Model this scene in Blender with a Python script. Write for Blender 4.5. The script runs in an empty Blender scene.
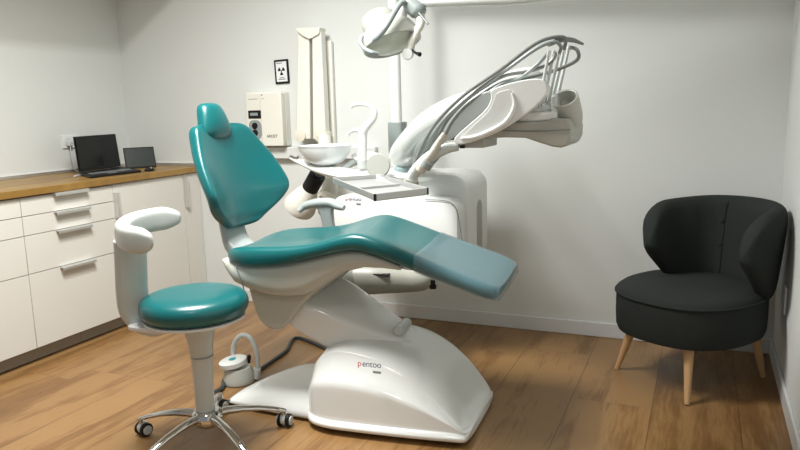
import bpy, bmesh, math, random
from mathutils import Vector, Matrix, noise
random.seed(7)
C = bpy.context.scene.collection
PI = math.pi
# ---------------------------------------------------------------- camera
F_PX, YAW, PIT, ROL, CH = 698.17, -.4115, .1668, -.0269, 1.2773
fw = Vector((math.sin(YAW)*math.cos(PIT), math.cos(YAW)*math.cos(PIT), -math.sin(PIT)))
rt0 = Vector((math.cos(YAW), -math.sin(YAW), 0)); up0 = rt0.cross(fw)
RT = rt0*math.cos(ROL)+up0*math.sin(ROL); UP = -rt0*math.sin(ROL)+up0*math.cos(ROL)
cam = bpy.data.cameras.new('camera'); co = bpy.data.objects.new('camera', cam); C.objects.link(co)
m3 = Matrix((RT, UP, -fw)).transposed()
co.matrix_world = Matrix.Translation((0,0,CH)) @ m3.to_4x4()
cam.sensor_width = 36; cam.lens = F_PX/800*36; cam.clip_start = .05
bpy.context.scene.camera = co
def at(px, py, Y):                       # the point of a sight line at depth Y in the room
    d = fw + RT*((px-400)/F_PX) - UP*((py-225)/F_PX)
    return Vector((0,0,CH)) + d*(Y/d.y)
def atz(px, py, z):
    d = fw + RT*((px-400)/F_PX) - UP*((py-225)/F_PX)
    return Vector((0,0,CH)) + d*((z-CH)/d.z)
# ---------------------------------------------------------------- world, light, exposure
w = bpy.data.worlds.new('world'); bpy.context.scene.world = w; w.use_nodes = True
w.node_tree.nodes['Background'].inputs[0].default_value = (.86,.93,1,1)
w.node_tree.nodes['Background'].inputs[1].default_value = .30
vs = bpy.context.scene.view_settings
vs.view_transform = 'Standard'; vs.look = 'None'; vs.gamma = 1; vs.exposure = .02; vs.use_curve_mapping = False
def area(name, loc, sx, sy, power, col=(1,1,1), rot=(0,0,0), spread=180):
    l = bpy.data.lights.new(name, 'AREA'); l.shape = 'RECTANGLE'; l.size = sx; l.size_y = sy
    l.energy = power; l.color = col; l.spread = math.radians(spread)
    o = bpy.data.objects.new(name, l); o.location = loc; o.rotation_euler = rot; C.objects.link(o); return o
CEIL = 2.6
# recessed strip light up in the ceiling opening; added fill lights below it
area('recessed_light_source', (-1.95, 1.9, CEIL+.26), .035, .7, 36, (1,.985,.95))
area('soft_fill_source', (-1.75, 2.0, CEIL-.01), .9, .9, 74, (1,.99,.965), spread=158)  # broad light added to soften shadows, has no fixture
area('front_fill_source', (-.75, .25, CEIL-.02), .5, .5, 10, (1,.97,.93))  # fill light added to brighten the dental unit from the front, no fixture
# ---------------------------------------------------------------- materials
def mat(name, col, rough=.5, metal=0, spec=.5, alpha=1, coat=0, bump=None, emit=None, var=0, trans=0):
    m = bpy.data.materials.new(name); m.use_nodes = True; nt = m.node_tree; b = nt.nodes['Principled BSDF']
    b.inputs['Base Color'].default_value = (*col,1); b.inputs['Roughness'].default_value = rough
    b.inputs['Metallic'].default_value = metal; b.inputs['Specular IOR Level'].default_value = spec
    b.inputs['Alpha'].default_value = alpha; b.inputs['Coat Weight'].default_value = coat
    b.inputs['Transmission Weight'].default_value = trans
    tc = nt.nodes.new('ShaderNodeTexCoord')
    if var:
        n = nt.nodes.new('ShaderNodeTexNoise'); n.inputs['Scale'].default_value = 3; n.inputs['Detail'].default_value = 4
        nt.links.new(tc.outputs['Object'], n.inputs['Vector'])
        r = nt.nodes.new('ShaderNodeMixRGB'); r.inputs[1].default_value = (*[c*(1-var) for c in col],1); r.inputs[2].default_value = (*[min(1,c*(1+var)) for c in col],1)
        nt.links.new(n.outputs['Fac'], r.inputs[0]); nt.links.new(r.outputs[0], b.inputs['Base Color'])
    if bump:
        n = nt.nodes.new('ShaderNodeTexNoise'); n.inputs['Scale'].default_value = bump[0]; n.inputs['Detail'].default_value = 3
        nt.links.new(tc.outputs['Object'], n.inputs['Vector'])
        bp = nt.nodes.new('ShaderNodeBump'); bp.inputs['Strength'].default_value = bump[1]; bp.inputs['Distance'].default_value = .002
        nt.links.new(n.outputs['Fac'], bp.inputs['Height']); nt.links.new(bp.outputs[0], b.inputs['Normal'])
    if emit: b.inputs['Emission Color'].default_value = (*emit[0],1); b.inputs['Emission Strength'].default_value = emit[1]
    return m
M = dict(
 wall=mat('wall_paint', (.672,.693,.672), .85, spec=.2, bump=(60,.15)),
 ceil=mat('ceiling_paint', (.78,.78,.76), .9, spec=.2),
 base=mat('baseboard_paint', (.66,.67,.66), .35),
 cab=mat('cabinet_front', (.66,.65,.60), .35, var=.02),
 cabd=mat('gap_shade_dark', (.05,.05,.045), .8),  # dark colour standing in for shade between the cabinet fronts
 plinth=mat('plinth_board', (.30,.28,.24), .4),
 steel=mat('brushed_steel', (.72,.72,.70), .42, .85),
 chrome=mat('chrome', (.62,.61,.59), .08, 1),
 gloss=mat('white_gloss_shell', (.76,.78,.76), .14, coat=.4),
 satin=mat('white_satin_plastic', (.66,.68,.66), .35),
 pad=mat('pale_grey_moulding', (.50,.53,.51), .33), mid=mat('mid_grey_moulding', (.34,.38,.37), .33), lampsh=mat('lamp_shell', (.38,.39,.35), .3),
 bowl=mat('white_glass_bowl', (.82,.86,.87), .12, coat=.4),
 warm=mat('light_grey_cover', (.47,.48,.43), .32),
 taupe=mat('grey_beige_cover', (.37,.37,.32), .38),
 cream=mat('cream_plastic', (.70,.67,.57), .45),
 cream2=mat('cream_enamel', (.74,.73,.66), .45),
 grey=mat('grey_plastic', (.25,.285,.28), .35),
 grey2=mat('pale_grey_plastic', (.55,.59,.57), .30),
 dgrey=mat('dark_grey_plastic', (.16,.18,.18), .4),
 traym=mat('matt_steel_tray', (.50,.51,.50), .38, .7),
 hose=mat('grey_hose', (.20,.21,.20), .35),
 hose2=mat('beige_hose', (.48,.45,.38), .4),
 dhose=mat('dark_hose', (.035,.04,.04), .4),
 black=mat('black_plastic', (.006,.006,.007), .5, spec=.3),
 screen=mat('dark_screen', (.006,.007,.006), .25, spec=.2),
 screen2=mat('grey_screen', (.03,.038,.036), .25),
 teal=mat('teal_vinyl', (.002,.103,.108), .30, coat=.12, bump=(260,.12)),
 film=mat('clear_plastic_cover', (.22,.33,.39), .07, alpha=.38, coat=.5),
 clear=mat('clear_ring', (.45,.60,.62), .10, alpha=.7, coat=.3),
 fabric=mat('charcoal_fabric', (.025,.029,.027), .95, spec=.15, bump=(420,.8), var=.18),
 oakleg=mat('pale_beech', (.56,.35,.17), .45, var=.1),
 white=mat('white_card', (.75,.77,.78), .5),
 navy=mat('navy_ink', (.02,.03,.10), .5), red=mat('red_ink', (.55,.06,.05), .5),
 led=mat('violet_led', (.5,.4,1), .5, emit=((.45,.35,1),3)),
 lens=mat('lamp_lens', (.72,.73,.62), .15, alpha=.75),
 sticker=mat('teal_sticker', (.0,.25,.30), .4),
)
def wood(name, c1, c2, c3, plank=None, rough=.42, scale=1):
    m = bpy.data.materials.new(name); m.use_nodes = True; nt = m.node_tree; N = nt.nodes; L = nt.links; b = N['Principled BSDF']
    g = N.new('ShaderNodeNewGeometry'); sp = N.new('ShaderNodeSeparateXYZ'); L.new(g.outputs['Position'], sp.inputs[0])
    def mth(op, a, c=None):
        n = N.new('ShaderNodeMath'); n.operation = op
        for i, v in ((0,a),(1,c)):
            if v is None: continue
            if isinstance(v, (int,float)): n.inputs[i].default_value = v
            else: L.new(v, n.inputs[i])
        return n.outputs[0]
    W = plank or 1
    xs = mth('DIVIDE', mth('ADD', sp.outputs[0], .82+W*30), W)
    idx = mth('FLOOR', xs); fx = mth('FRACT', xs)
    rnd = N.new('ShaderNodeTexWhiteNoise'); rnd.noise_dimensions = '1D'; L.new(idx, rnd.inputs['W'])
    ys = mth('DIVIDE', mth('ADD', sp.outputs[1], mth('MULTIPLY', rnd.outputs['Value'], 7.3)), 1.38)
    iy = mth('FLOOR', ys); fy = mth('FRACT', ys)
    rn2 = N.new('ShaderNodeTexWhiteNoise'); rn2.noise_dimensions = '2D'; cv = N.new('ShaderNodeCombineXYZ'); L.new(idx, cv.inputs[0]); L.new(iy, cv.inputs[1]); L.new(cv.outputs[0], rn2.inputs['Vector'])
    v = N.new('ShaderNodeCombineXYZ'); L.new(mth('MULTIPLY', sp.outputs[0], 1), v.inputs[0]); L.new(mth('MULTIPLY', sp.outputs[1], .11), v.inputs[1])
    L.new(mth('MULTIPLY', rn2.outputs['Value'], 9 if plank else 0), v.inputs[2])
    n1 = N.new('ShaderNodeTexNoise'); n1.inputs['Scale'].default_value = 7*scale; n1.inputs['Detail'].default_value = 5; n1.inputs['Distortion'].default_value = .8; L.new(v.outputs[0], n1.inputs['Vector'])
    n2 = N.new('ShaderNodeTexNoise'); n2.inputs['Scale'].default_value = 70*scale; n2.inputs['Detail'].default_value = 4; L.new(v.outputs[0], n2.inputs['Vector'])
    n3 = N.new('ShaderNodeTexNoise'); n3.inputs['Scale'].default_value = 5.5; n3.inputs['Detail'].default_value = 2; L.new(g.outputs['Position'], n3.inputs['Vector'])
    t = mth('ADD', mth('MULTIPLY', n1.outputs['Fac'], 1.0), mth('MULTIPLY', n2.outputs['Fac'], .45))
    t = mth('ADD', t, mth('MULTIPLY', n3.outputs['Fac'], .18))
    if plank: t = mth('ADD', t, mth('MULTIPLY', rn2.outputs['Value'], .16))
    r = N.new('ShaderNodeValToRGB'); e = r.color_ramp.elements
    e[0].position = .52 ; e[0].color = (*c1,1); e[1].position = 1.22; e[1].color = (*c3,1)
    k = e.new(.86); k.color = (*c2,1)
    L.new(mth('ADD', t, .045), r.inputs[0])
    out = r.outputs[0]
    if plank:
        gx = mth('MAXIMUM', mth('LESS_THAN', fx, .006), mth('GREATER_THAN', fx, .994))
        gy = mth('MULTIPLY', mth('LESS_THAN', fy, .0022), .5)
        gap = mth('MAXIMUM', gx, gy)
        mx = N.new('ShaderNodeMixRGB'); L.new(mth('MULTIPLY', gap, .6), mx.inputs[0]); L.new(out, mx.inputs[1]); mx.inputs[2].default_value = (.05,.025,.012,1); out = mx.outputs[0]
    L.new(out, b.inputs['Base Color']); b.inputs['Roughness'].default_value = rough
    bp = N.new('ShaderNodeBump'); bp.inputs['Strength'].default_value = .12; bp.inputs['Distance'].default_value = .002; L.new(n2.outputs['Fac'], bp.inputs['Height']); L.new(bp.outputs[0], b.inputs['Normal'])
    return m
M['floor'] = wood('oak_laminate', (.125,.059,.018), (.200,.101,.034), (.280,.158,.060), plank=.333, rough=.38)
M['top'] = wood('oiled_wood_worktop', (.15,.078,.016), (.255,.142,.030), (.34,.205,.052), rough=.4, scale=1.6)
# ---------------------------------------------------------------- helpers
ROOT = {}
def obj(name, bm, m, parent=None, smooth=True, bev=0, sub=0, angle=35):
    me = bpy.data.meshes.new(name)
    bmesh.ops.recalc_face_normals(bm, faces=bm.faces)
    o = bpy.data.objects.new(name, me); C.objects.link(o)
    org = Vector((0,0,0))
    if parent is not None:
        org = ROOT[parent.name]; o.parent = parent; ROOT[o.name] = org
    else:
        xs = [v.co for v in bm.verts]
        org = Vector((sum(v.x for v in xs)/len(xs), sum(v.y for v in xs)/len(xs), min(v.z for v in xs)))
        o.location = org; ROOT[o.name] = org.copy()
    bmesh.ops.translate(bm, verts=bm.verts, vec=-org)
    bm.to_mesh(me); bm.free()
    me.materials.append(M[m] if isinstance(m, str) else m)
    if smooth:
        for p in me.polygons: p.use_smooth = True
    if bev:
        b = o.modifiers.new('bevel', 'BEVEL'); b.width = bev; b.segments = 3; b.limit_method = 'ANGLE'; b.angle_limit = math.radians(30); b.harden_normals = False
    if sub:
        s = o.modifiers.new('subdivision', 'SUBSURF'); s.levels = sub; s.render_levels = sub
    if smooth and not sub:
        me.set_sharp_from_angle(angle=math.radians(angle))
    return o
def empty(name, loc, label, cat, group=None):
    o = bpy.data.objects.new(name, None); C.objects.link(o); o.location = loc; o.empty_display_size = .1
    ROOT[o.name] = Vector(loc); tag(o, label, cat, group); return o
def tag(o, label, cat, group=None):
    o['label'] = label; o['category'] = cat
    if group: o['group'] = group
    return o
def struct(o): o['kind'] = 'structure'; return o
def box(bm, a, b):
    vs = [bm.verts.new((x,y,z)) for x in (a[0],b[0]) for y in (a[1],b[1]) for z in (a[2],b[2])]
    for f in ((0,1,3,2),(4,6,7,5),(0,4,5,1),(2,3,7,6),(0,2,6,4),(1,5,7,3)): bm.faces.new([vs[i] for i in f])
    return vs
def B(*bs):
    bm = bmesh.new()
    for i in range(0, len(bs), 2): box(bm, bs[i], bs[i+1])
    return bm
def loft(rings, bm=None, cap=True, closed=True):
    bm = bm or bmesh.new(); R = [[bm.verts.new(p) for p in r] for r in rings]; n = len(R[0])
    for a, b in zip(R, R[1:]):
        for i in range(n if closed else n-1):
            j = (i+1) % n; bm.faces.new((a[i], a[j], b[j], b[i]))
    if cap and closed:
        bm.faces.new(R[0][::-1]); bm.faces.new(R[-1])
    return bm
def crease(bm, n, idx, val=.8):
    cl = bm.edges.layers.float.get('crease_edge') or bm.edges.layers.float.new('crease_edge')
    bm.verts.ensure_lookup_table()
    for e in bm.edges:
        a, b = sorted((e.verts[0].index, e.verts[1].index))
        if b-a == n and a % n in idx: e[cl] = val
    return bm
def crom(pts, k=6):
    P = [Vector(p) for p in pts]
    if len(P) < 3: return P
    P = [P[0]*2-P[1]] + P + [P[-1]*2-P[-2]]; out = []
    for i in range(1, len(P)-2):
        a, b, c, d = P[i-1:i+3]
        for s in range(k):
            t = s/k
            out.append(.5*((2*b)+(c-a)*t+(2*a-5*b+4*c-d)*t*t+(3*b-a-3*c+d)*t**3))
    out.append(P[-2]); return out
def tube(pts, r, bm=None, n=12, k=6, flat=None, smooth=True):
    """tube along a smooth path; r a number or one radius per control point; flat=(axis vector, factor) squashes the section"""
    P = crom(pts, k) if smooth else [Vector(p) for p in pts]
    if isinstance(r, (int,float)): RR = [r]*len(P)
    else:
        RR = []
        for i in range(len(P)):
            t = i/(len(P)-1)*(len(r)-1); j = min(int(t), len(r)-2); RR.append(r[j]*(1-(t-j))+r[j+1]*(t-j))
    ref = None; rings = []
    for i, p in enumerate(P):
        d = (P[min(i+1,len(P)-1)]-P[max(i-1,0)]).normalized()
        if ref is None:
            ref = flat[0].copy() if flat else (Vector((0,0,1)) if abs(d.z) < .9 else Vector((0,1,0)))
        if flat: ref = flat[0].copy()
        u = (ref - d*ref.dot(d)).normalized(); v = d.cross(u); ref = u
        fu, fv = (flat[1], 1) if flat else (1,1)
        rings.append([p+u*(RR[i]*fu*math.cos(2*PI*q/n))+v*(RR[i]*fv*math.sin(2*PI*q/n)) for q in range(n)])
    return loft(rings, bm)
def cyl(a, b, r, bm=None, n=24, r2=None):
    return tube([a,b], [r, r if r2 is None else r2], bm, n=n, smooth=False)
def lathe(prof, c, axis=(0,0,1), n=32, bm=None, sc=(1,1)):
    """prof: (radius, height) from bottom to top round an axis through c"""
    ax = Vector(axis).normalized(); u = Vector((1,0,0)) if abs(ax.x) < .8 else Vector((0,1,0)); u = (u-ax*u.dot(ax)).normalized(); v = ax.cross(u); c = Vector(c)
    return loft([[c+ax*h+u*(r*sc[0]*math.cos(2*PI*q/n))+v*(r*sc[1]*math.sin(2*PI*q/n)) for q in range(n)] for r, h in prof], bm)
def prism(outline, off, bm=None):
    """extrude a closed outline of 3-D points by the vector off"""
    o = [Vector(p) for p in outline]; return loft([o, [p+Vector(off) for p in o]], bm)
def rr(a0, a1, b0, b1, r, n=5):
    """rounded rectangle, list of (a,b)"""
    out = []
    for ca, cb, s in ((a1-r,b1-r,0),(a0+r,b1-r,1),(a0+r,b0+r,2),(a1-r,b0+r,3)):
        for i in range(n+1):
            t = (s+i/n)*PI/2; out.append((ca+r*math.cos(t), cb+r*math.sin(t)))
    return out
def interp(tab, x):
    if x <= tab[0][0]: return tab[0][1:]
    for a, b in zip(tab, tab[1:]):
        if x <= b[0]:
            t = (x-a[0])/(b[0]-a[0]); t2 = t
            return [p*(1-t2)+q*t2 for p, q in zip(a[1:], b[1:])]
    return tab[-1][1:]
def sphere(c, r, bm=None, s=(1,1,1), n=20):
    prof = [(max(.0005, math.sin(PI*i/n)), -math.cos(PI*i/n)) for i in range(n+1)]
    c = Vector(c); bm = bm or bmesh.new()
    return loft([[c+Vector((r*s[0]*a*math.cos(2*PI*q/24), r*s[1]*a*math.sin(2*PI*q/24), r*s[2]*h)) for q in range(24)] for a, h in prof], bm)
def text(s, m, parent, loc, right, up, size, name='logo'):
    cu = bpy.data.curves.new(name, 'FONT'); cu.body = s; cu.size = size; cu.extrude = .0004; cu.align_x = 'LEFT'
    t = bpy.data.objects.new(name+'_c', cu); C.objects.link(t); bpy.context.view_layer.update()
    me = bpy.data.meshes.new_from_object(t.evaluated_get(bpy.context.evaluated_depsgraph_get()))
    bpy.data.objects.remove(t); r = Vector(right).normalized(); u = Vector(up); u = (u-r*u.dot(r)).normalized()
    mt = Matrix((r, u, r.cross(u))).transposed().to_4x4(); mt.translation = Vector(loc)
    bm = bmesh.new(); bm.from_mesh(me); bmesh.ops.transform(bm, matrix=mt, verts=bm.verts)
    return obj(name, bm, m, parent, smooth=False)
# ================================================================ THE ROOM
XL, XR, YB, YF = -3.765, .36, 3.826, -1.2
struct(obj('floor', B((XL-.1,YF,-.05),(XR+.1,YB+.1,0)), 'floor', smooth=False))
struct(obj('wall_back', B((XL-.1,YB,0),(XR+.1,YB+.1,CEIL+.05)), 'wall', smooth=False))
struct(obj('wall_left', B((XL-.1,YF,0),(XL,YB,CEIL+.05)), 'wall', smooth=False))
struct(obj('wall_right', B((XR,YF,0),(XR+.1,YB,CEIL+.05)), 'wall', smooth=False))
hx0, hx1, hy0, hy1 = -2.36, -.45, .3, 3.2
struct(obj('ceiling', B((XL-.1,YF,CEIL),(hx0,YB+.1,CEIL+.3),(hx1,YF,CEIL),(XR+.1,YB+.1,CEIL+.3),
      (hx0,YF,CEIL),(hx1,hy0,CEIL+.3),(hx0,hy1,CEIL),(hx1,YB+.1,CEIL+.3),(hx0-.02,hy0-.02,CEIL+.3),(hx1+.02,hy1+.02,CEIL+.33)), 'ceil', smooth=False))
def bboard(name, a, b):
    return struct(obj(name, B(a, b), 'base', bev=.004))
bboard('baseboard_back', (-3.15, YB-.014, 0), (XR, YB, .082))
bboard('baseboard_right', (XR-.014, YF, 0), (XR, YB-.014, .082))
# ================================================================ CABINETS
XF = -3.155
def handle(parent, y0, y1, z0, z1):
    bm = bmesh.new()
    if y1-y0 > z1-z0:      # a folded edge pull lying on top of a drawer front
        prof = [(XF-.004, z1), (XF+.026, z1), (XF+.030, z1-.004), (XF+.030, z0), (XF+.026, z0), (XF+.026, z1-.005), (XF-.004, z1-.005)]
        prism([(x, y0, z) for x, z in prof], (0, y1-y0, 0), bm)
    else:
        prof = [(XF-.004, y0), (XF+.026, y0), (XF+.030, y0+.004), (XF+.030, y1), (XF+.026, y1), (XF+.026, y0+.005), (XF-.004, y0+.005)]
        prism([(x, y, z0) for x, y in prof], (0, 0, z1-z0), bm)
    return obj('handle', bm, 'steel', parent, smooth=False)
def cabinet(y0, y1, kind, label):
    t = empty('base_cabinet', (XF, (y0+y1)/2, .085), label, 'cabinet', 'white cabinets under the worktop')
    g = .0018
    obj('carcass', B((XL+.002, y0+.001, .085), (XF-.019, y1-.001, .881)), 'cab', t, smooth=False)
    obj('gap_shade_sheet', B((XF-.0188, y0+.004, .088), (XF-.0172, y1-.004, .878)), 'cabd', t, smooth=False)  # thin dark sheet added behind the fronts as shade in the gaps
    if kind == 'drawers':
        zs = [.881, .780, .680, .480, .085]
        for zt, zb in zip(zs, zs[1:]):
            d = obj('drawer', B((XF-.017, y0+g, zb+g), (XF, y1-g, zt-g-(.004 if zt > .88 else .0))), 'cab', t, bev=.0012)
            handle(d, (y0+y1)/2-.112, (y0+y1)/2+.112, zt-.018, zt-.001)
    else:
        d = obj('door', B((XF-.017, y0+g, .085+g), (XF, y1-g, .877)), 'cab', t, bev=.0012)
        if kind == 'door': handle(d, y0+.003, y0+.024, .68, .83)
        else: handle(d, y0+.003, y0+.022, .66, .86)
    return t
cabinet(1.84, 2.445, 'drawers', 'white drawer cabinet cut off by the left edge of the photo')
cabinet(2.445, 3.05, 'drawers', 'white cabinet of four drawers with steel pulls')
cabinet(3.05, 3.655, 'door', 'white cabinet with one wide door behind the stool')
cabinet(3.655, YB-.002, 'narrow', 'narrow white door cabinet against the back wall')
for a, b, l in ((1.3, 2.775, 'grey plinth board under the drawers at left'), (2.777, YB-.002, 'grey plinth board under the door cabinets by the back wall')):
    tag(obj('plinth_board', B((XF-.075, a, .006), (XF-.060, b, .0845)), 'plinth', smooth=False), l, 'plinth', 'plinth boards')
tag(obj('worktop', B((XL+.002, 1.3, .8825), (-3.136, YB-.002, .920)), 'top', bev=.003), 'oiled wood worktop running along the left wall', 'worktop')
tag(obj('upstand', B((XL+.001, 1.3, .9205), (XL+.013, YB-.002, .938)), 'steel', smooth=False), 'thin grey sealing strip between worktop and left wall', 'trim')
tag(obj('upstand', B((XL+.014, YB-.013, .9205), (-3.137, YB-.001, .940)), 'steel', smooth=False), 'thin grey sealing strip between worktop and back wall', 'trim')
# ---------------------------------------------------------------- laptop
t = empty('laptop', (-3.5, 3.38, .92), 'open black laptop with dark screen on the worktop', 'laptop')
def quadslab(p, n, th, nm, m, par, bev=.003):
    p = [Vector(q) for q in p]; n = Vector(n).normalized()*th
    return obj(nm, prism(p, n), m, par, bev=bev)
kb = [atz(90,176,.935), atz(141,170,.935)]      # front edge
fr = (kb[1]-kb[0]).normalized(); bk = Vector((-fr.y, fr.x, 0))
if bk.x > 0: bk = -bk
a = kb[0]; b = kb[1]; D = .21
hl, hr = atz(79,173,.935), atz(121,166.3,.935); bk = (hl+hr-a-b).normalized()
quadslab([a,b,hr,hl], (0,0,-1), .014, 'keyboard_base', 'black', t)
sl, sr = at(79,173, hl.y), at(121,166, hr.y)
# screen leaning back from the hinge
hl.z = hr.z = .937
lean = (bk*.30+Vector((0,0,1))).normalized()
quadslab([hl,hr,hr+lean*.225,hl+lean*.225], bk, .008, 'lid', 'black', t)
q = [hl+fr*.014+lean*.02, hr-fr*.014+lean*.02, hr-fr*.014+lean*.212, hl+fr*.014+lean*.212]
quadslab([v-bk*.0012 for v in q], bk, .001, 'screen', 'screen', t, bev=0)
q = [a+fr*.03+bk*.09, b-fr*.03+bk*.09, b-fr*.03+bk*.185, a+fr*.03+bk*.185]
quadslab([v+Vector((0,0,.0006)) for v in q], (0,0,1), .0015, 'keys', 'dgrey', t, bev=0)
pc = (a*.55+b*.45)+bk*.045
quadslab([pc-fr*.035-bk*.025+Vector((0,0,.0005)), pc+fr*.035-bk*.025+Vector((0,0,.0005)), pc+fr*.035+bk*.025+Vector((0,0,.0005)), pc-fr*.035+bk*.025+Vector((0,0,.0005))], (0,0,1), .001, 'touchpad', 'dgrey', t, bev=0)
# ---------------------------------------------------------------- tablet in its stand
t = empty('tablet', (-3.5, 3.72, .92), 'small dark screen tablet leaning beside the laptop', 'tablet')
def P4(nm, m, par, y0, y1, xb, z0, z1, lean, th, off=0):
    xt = xb-lean*(z1-z0)
    quadslab([(xb+off,y0,z0),(xb+off,y1,z0),(xt+off,y1,z1),(xt+off,y0,z1)], (-1,0,-lean), th, nm, m, par, bev=.002)
t0, t1 = atz(126,168.6,.924), atz(156.5,166.6,.924)
d = (t1-t0).normalized(); n = Vector((-d.y,d.x,0));  n = -n if n.x > 0 else n
L2 = (n*.28+Vector((0,0,1))).normalized()
quadslab([t0,t1,t1+L2*.140,t0+L2*.140], n, .010, 'case', 'black', t)
quadslab([t0+d*.008+L2*.008-n*.001,t1-d*.008+L2*.008-n*.001,t1-d*.008+L2*.132-n*.001,t0+d*.008+L2*.132-n*.001], n, .0008, 'screen', 'screen2', t, bev=0)
quadslab([t0+n*.012,t1+n*.012,t1+n*.08,t0+n*.08], (0,0,-1), .003, 'stand_foot', 'black', t, bev=.001)
# ---------------------------------------------------------------- mouse, cable, socket
mp = atz(149.5,170.8,.922); t = empty('computer_mouse', mp, 'small black mouse on the worktop before the tablet', 'mouse')
bm = bmesh.new(); sphere(mp+Vector((0,0,.006)), .03, bm, (.75,1.25,.5)); bmesh.ops.bisect_plane(bm, geom=bm.verts[:]+bm.edges[:]+bm.faces[:], plane_co=(0,0,.9208), plane_no=(0,0,-1), clear_outer=True)
obj('shell', bm, 'black', t); obj('wheel', cyl(mp+Vector((.012,-.003,.018)), mp+Vector((.012,.003,.018)), .005), 'grey2', t)
t = empty('wall_socket', (XL, 3.325, 1.115), 'white double wall socket behind the laptop', 'socket')
obj('face_plate', B((XL+.0005, 3.262, 1.075), (XL+.010, 3.398, 1.157)), 'white', t, bev=.002)
for yy in (3.298, 3.362):
    obj('outlet', lathe([(.024,0),(.026,.003),(.020,.0035),(.018,.0015),(.0005,.0015)], (XL+.0102, yy, 1.115), (1,0,0)), 'base', t)
t = empty('charger', (XL+.03, 3.298, 1.105), 'white plug and thin cable hanging from the wall socket', 'cable')
obj('plug', B((XL+.0145, 3.284, 1.09), (XL+.042, 3.312, 1.118)), 'grey2', t, bev=.003)
e1 = atz(92,175,.926)
obj('cable', tube([(XL+.03,3.298,1.09),(XL+.032,3.300,1.0),(XL+.05,3.30,.935),(XL+.12,3.28,.924),atz(74,176.5,.924),atz(80,175,.925),e1], .0028, n=8), 'base', t)
obj('connector', cyl(e1-Vector((.0,.03,0)), e1+Vector((.0,.012,0)), .0055), 'white', t)
obj('indicator', sphere(e1+Vector((.006,.0,.0)), .004), 'led', t)
# ================================================================ BACK WALL
t = empty('x_ray_control_unit', (-2.55, YB, 1.055), 'cream x-ray control box with round timer on the back wall', 'control unit')
ux0, ux1, um = -2.70, -2.405, -2.565
bk_ = obj('housing', prism([(x,YB-.001,z) for x,z in rr(ux0, ux1, 1.055, 1.395, .012)], (0,-.05,0)), 'cream2', t, bev=.004)
obj('cover', prism([(x,YB-.052,z) for x,z in rr(um+.004, ux1, 1.058, 1.392, .012)], (0,-.045,0)), 'cream2', t, bev=.006)
obj('control_panel', prism([(x,YB-.052,z) for x,z in rr(ux0+.012, um-.002, 1.062, 1.388, .012)], (0,-.018,0)), 'cream2', t, bev=.004)
yf = YB-.0705
obj('display', B((ux0+.028, yf-.003, 1.232), (um-.012, yf, 1.283)), 'black', t, bev=.001)
obj('digits', B((ux0+.043, yf-.0036, 1.250), (um-.034, yf-.0031, 1.268)), 'grey', t, smooth=False)
kp = obj('keypad', prism([(x,yf-.0001,z) for x,z in rr(ux0+.028, um-.014, 1.100, 1.222, .036, 8)], (0,-.003,0)), 'grey', t)
for z in (1.142, 1.186):
    obj('button', lathe([(.021,0),(.020,.004),(.012,.0055),(.0005,.006)], ((ux0+um)/2+.006, yf-.0032, z), (0,-1,0)), 'black', kp)
obj('vent_slot', B((ux0+.035, yf-.0008, 1.352), (um-.03, yf-.0001, 1.356)), 'taupe', t, smooth=False)
obj('rating_label', B((um+.018, YB-.0982, 1.372), (um+.024, YB-.0971, 1.380)), 'black', t, smooth=False)
obj('rating_label', B((um+.018, YB-.0982, 1.352), (um+.034, YB-.0971, 1.355)), 'dgrey', t, smooth=False)
text('ARDET', 'black', t, (um+.040, YB-.0975, 1.112), (1,0,0), (0,0,1), .026, 'maker_mark')
tag(obj('wall_rail', B((-2.60, YB-.045, .975), (-1.80, YB-.001, 1.050)), 'satin', bev=.006), 'horizontal white mounting rail on the back wall below the control box', 'rail')
# radiation sign
t = empty('radiation_sign', (-2.44, YB, 1.45), 'black framed radiation warning sign above the control box', 'sign')
sc_ = Vector((-2.447, YB-.001, 1.518)); rt_ = Vector((1,0,.03)).normalized(); up_ = Vector((-.03,0,1)).normalized()
def sg(x, z, d): return sc_+rt_*x+up_*z+Vector((0,-d,0))
obj('frame', prism([sg(x,z,.0) for x,z in rr(-.051,.051,-.074,.074,.003,2)], (0,-.008,0)), 'black', t, smooth=False)
obj('panel', prism([sg(x,z,.0082) for x,z in rr(-.039,.039,-.061,.061,.002,2)], (0,-.0008,0)), 'white', t, smooth=False)
bm = bmesh.new()
for k in range(3):
    a0 = PI/2+k*2*PI/3+PI-PI/6; pts = []
    for i in range(9): aa = a0+i/8*PI/3; pts.append(sg(.026*math.cos(aa), .004+.026*math.sin(aa), .0092))
    for i in range(8,-1,-1): aa = a0+i/8*PI/3; pts.append(sg(.0075*math.cos(aa), .004+.0075*math.sin(aa), .0092))
    prism(pts, (0,-.0006,0), bm)
prism([sg(.005*math.cos(q*PI/6), .004+.005*math.sin(q*PI/6), .0092) for q in range(12)], (0,-.0006,0), bm)
obj('trefoil', bm, 'black', t, smooth=False)
for x0,x1,z in ((-.034,.010,.050),(-.018,.018,-.040),(-.026,.026,-.050)): obj('caption_line', prism([sg(x,zz,.0092) for x,zz in rr(x0,x1,z,z+.005,.001,1)], (0,-.0005,0)), 'dgrey', t, smooth=False)
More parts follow.
